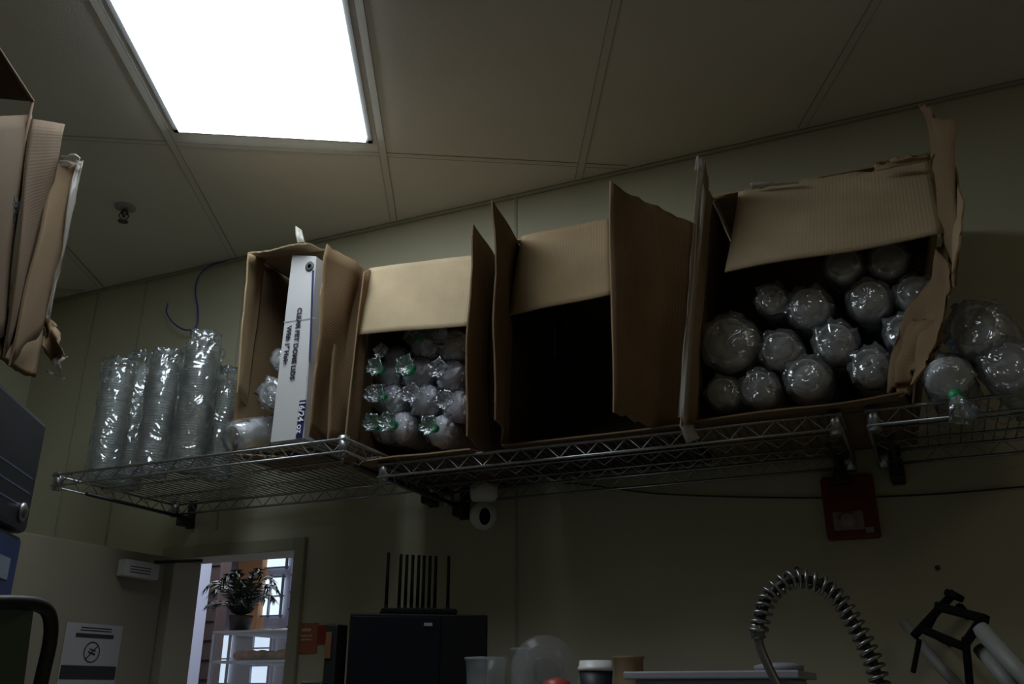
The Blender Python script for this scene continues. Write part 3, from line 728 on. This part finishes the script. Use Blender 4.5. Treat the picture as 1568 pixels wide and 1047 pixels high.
sk=bmesh.new();bbox(sk,(-.6,1.4,.0),(1.5,1.94,.88),0,.006);from_bm('steel_sink_counter',sk,M_steel)
# tool holder
th_=empty('wall_tool_holder');bm=bmesh.new();yy=2.25
def bar(p,q,w=.011):
    a=S(*p);b=S(*q);d=(b-a);L=d.length;M=frame_mtx(a,d,(0,1,0));bbox(bm,(-w*1.0,-w*.6,0),(w*1.0,w*.6,L),0,.003,M)
bar((1398,975,yy),(1462,906,yy),.014);bar((1452,908,yy),(1470,915,yy-.03),.012);bar((1434,928,yy),(1512,948,yy-.04),.015);bar((1410,962,yy-.02),(1476,990,yy-.05),.014);bar((1506,944,yy-.04),(1478,985,yy-.05),.016);bar((1478,975,yy-.05),(1486,1060,yy-.05),.013);bar((1398,1030,yy),(1408,978,yy),.009)
bar((1434,935,yy),(1420,962,yy),.012)
a=S(1470,930,yy);tube(bm,[a,Vector((a.x+.02,WY,a.z))],.010,8);a=S(1440,975,yy);tube(bm,[a,Vector((a.x+.02,WY,a.z))],.010,8)
from_bm('clamp_frame',bm,M_matte,th_)
bm=bmesh.new()
tube(bm,[S(1500,962,2.2),S(1620,1090,2.1)],.018,14,0);tube(bm,[S(1500,992,2.22),S(1570,1078,2.15)],.015,14,0);tube(bm,[S(1384,952,2.42),S(1432,1012,2.36),S(1480,1062,2.3)],.012,12,0)
from_bm('handles',bm,mat('handle_white',(.34,.34,.32),.5),th_)
# ---------------------------------------------------------------- machine + boxes at the near left
mc=empty('ice_machine')
ft=RF(-.974,1.83,0);dirn=Vector((-math.sin(math.radians(23.9+10)),math.cos(math.radians(23.9+10)),0));lf=Vector((-dirn.y,dirn.x,0))
MT=Matrix((-lf,dirn,Vector((0,0,1)))).transposed().to_4x4();MT.translation=Vector((ft.x,ft.y,0))
ztop=2.125
M_ms=mat('machine_steel',(.085,.09,.11),.4,.7)
box('head_unit',(-.62,-.75,1.895),(0,0,ztop),M_ms,mc,.012,MT)
box('lower_unit',(-.62,-.75,0),(-.004,-.004,1.89),mat('machine_lower',(.05,.055,.07),.35,.6),mc,.012,MT)
bm=bmesh.new();M=MT@frame_mtx((0,-.06,1.93),(1,0,0));lathe(bm,[(.018,0),(.018,.006),(.012,.01),(.001,.011)],M,20);from_bm('round_lock',bm,M_steel,mc)
bm=bmesh.new();bbox(bm,(-.004,-.55,1.765),(-.002,-.02,1.878),0,0,MT);from_bm('blue_label',bm,mat('label_blue',(.045,.07,.19),.5),mc)
bm=bmesh.new();bbox(bm,(-.0025,-.17,1.80),(-.001,-.06,1.84),0,0,MT);from_bm('label_patch',bm,mat('label_pale',(.30,.36,.45),.5),mc)
for k in range(3):
    bm=bmesh.new();bbox(bm,(-.001,-.5,2.0-.03*k),(.0005,-.03,2.003-.03*k),0,0,MT);from_bm('trim_line',bm,mat('line_blue',(.14,.18,.28),.4),mc)
bm=bmesh.new();pts=bez([SX(x,y,-1.05) for x,y in ((-10,922),(25,922),(55,925),(72,935),(78,955),(76,985),(66,1030),(56,1075))])
tube(bm,pts,.009,10);from_bm('arched_handle',bm,M_black,mc)
quad('green_label',[V(-30,1060,1.2),V(35,1060,1.2),V(52,930,1.2),V(-30,925,1.2)],mat('label_green_grey',(.10,.13,.10),.5,var=.1),mc)
eL=empty('cardboard_box')
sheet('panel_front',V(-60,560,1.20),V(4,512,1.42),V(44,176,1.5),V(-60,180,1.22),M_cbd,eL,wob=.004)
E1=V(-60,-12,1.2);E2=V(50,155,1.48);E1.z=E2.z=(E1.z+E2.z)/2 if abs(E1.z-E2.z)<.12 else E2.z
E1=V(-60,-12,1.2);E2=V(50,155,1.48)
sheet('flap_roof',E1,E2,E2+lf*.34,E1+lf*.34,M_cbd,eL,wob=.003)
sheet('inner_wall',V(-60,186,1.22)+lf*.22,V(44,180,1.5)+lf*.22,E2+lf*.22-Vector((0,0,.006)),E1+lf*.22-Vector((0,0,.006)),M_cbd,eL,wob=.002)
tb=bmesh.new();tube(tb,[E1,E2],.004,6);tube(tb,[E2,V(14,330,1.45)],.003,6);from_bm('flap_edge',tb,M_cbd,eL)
sheet('flap_mid',V(2,548,1.40),V(40,470,1.55),V(97,190,1.6),V(48,182,1.48),M_cbd,eL,wob=.004,jag={'r':.008},flip=True)
sheet('flap_outer',V(12,560,1.42),V(68,500,1.58),V(124,246,1.62),V(82,250,1.6),M_cbn,eL,wob=.006,jag={'r':.014})
sheet('flap_lower',V(-20,545,1.38),V(50,580,1.5),V(70,478,1.58),V(4,470,1.45),M_cbn,eL,wob=.004,jag={'b':.008})
sheet('tape_edge',V(68,490,1.57),V(76,492,1.57),V(128,245,1.61),V(116,246,1.61),M_tape,eL,th=.001,wob=.01,jag={'l':.01,'r':.01})
sheet('tape_end',V(90,252,1.6),V(124,254,1.6),V(122,238,1.6),V(96,238,1.6),M_tape,eL,th=.001,wob=.01,nu=6,nv=6,jag={'t':.01})
sheet('tape_torn',V(66,548,1.56),V(104,548,1.56),V(86,495,1.58),V(66,482,1.58),M_cb3,eL,wob=.02,nu=8,nv=8,jag={'l':.02,'b':.02,'r':.01})
sheet('tape_torn_tip',V(76,575,1.56),V(92,582,1.56),V(104,545,1.56),V(72,540,1.56),M_tape,eL,th=.001,wob=.02,nu=8,nv=8,jag={'l':.02,'b':.02,'r':.01})
bm=bmesh.new()
bbox(bm,(-.55,-.75,ztop+.003),(-.08,-.40,ztop+.30),0,.004,MT)
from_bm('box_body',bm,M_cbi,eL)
text('box_print','REVERSE',.026,V(14,372,1.43),(V(30,312,1.45)-V(14,372,1.43)),(V(-14,362,1.37)-V(14,372,1.43)),M_ink,eL,.0005)
# ---------------------------------------------------------------- world + camera
w=bpy.data.worlds.new('world');SC.world=w;w.use_nodes=True
w.node_tree.nodes['Background'].inputs[0].default_value=(.6,.7,.85,1);w.node_tree.nodes['Background'].inputs[1].default_value=.4
c=bpy.data.cameras.new('camera');c.lens=36*F/1568;c.sensor_width=36;c.clip_start=.02
co=bpy.data.objects.new('camera',c);co.location=(0,0,H);co.rotation_euler=(math.pi/2+PT,0,YW);link(co);SC.camera=co
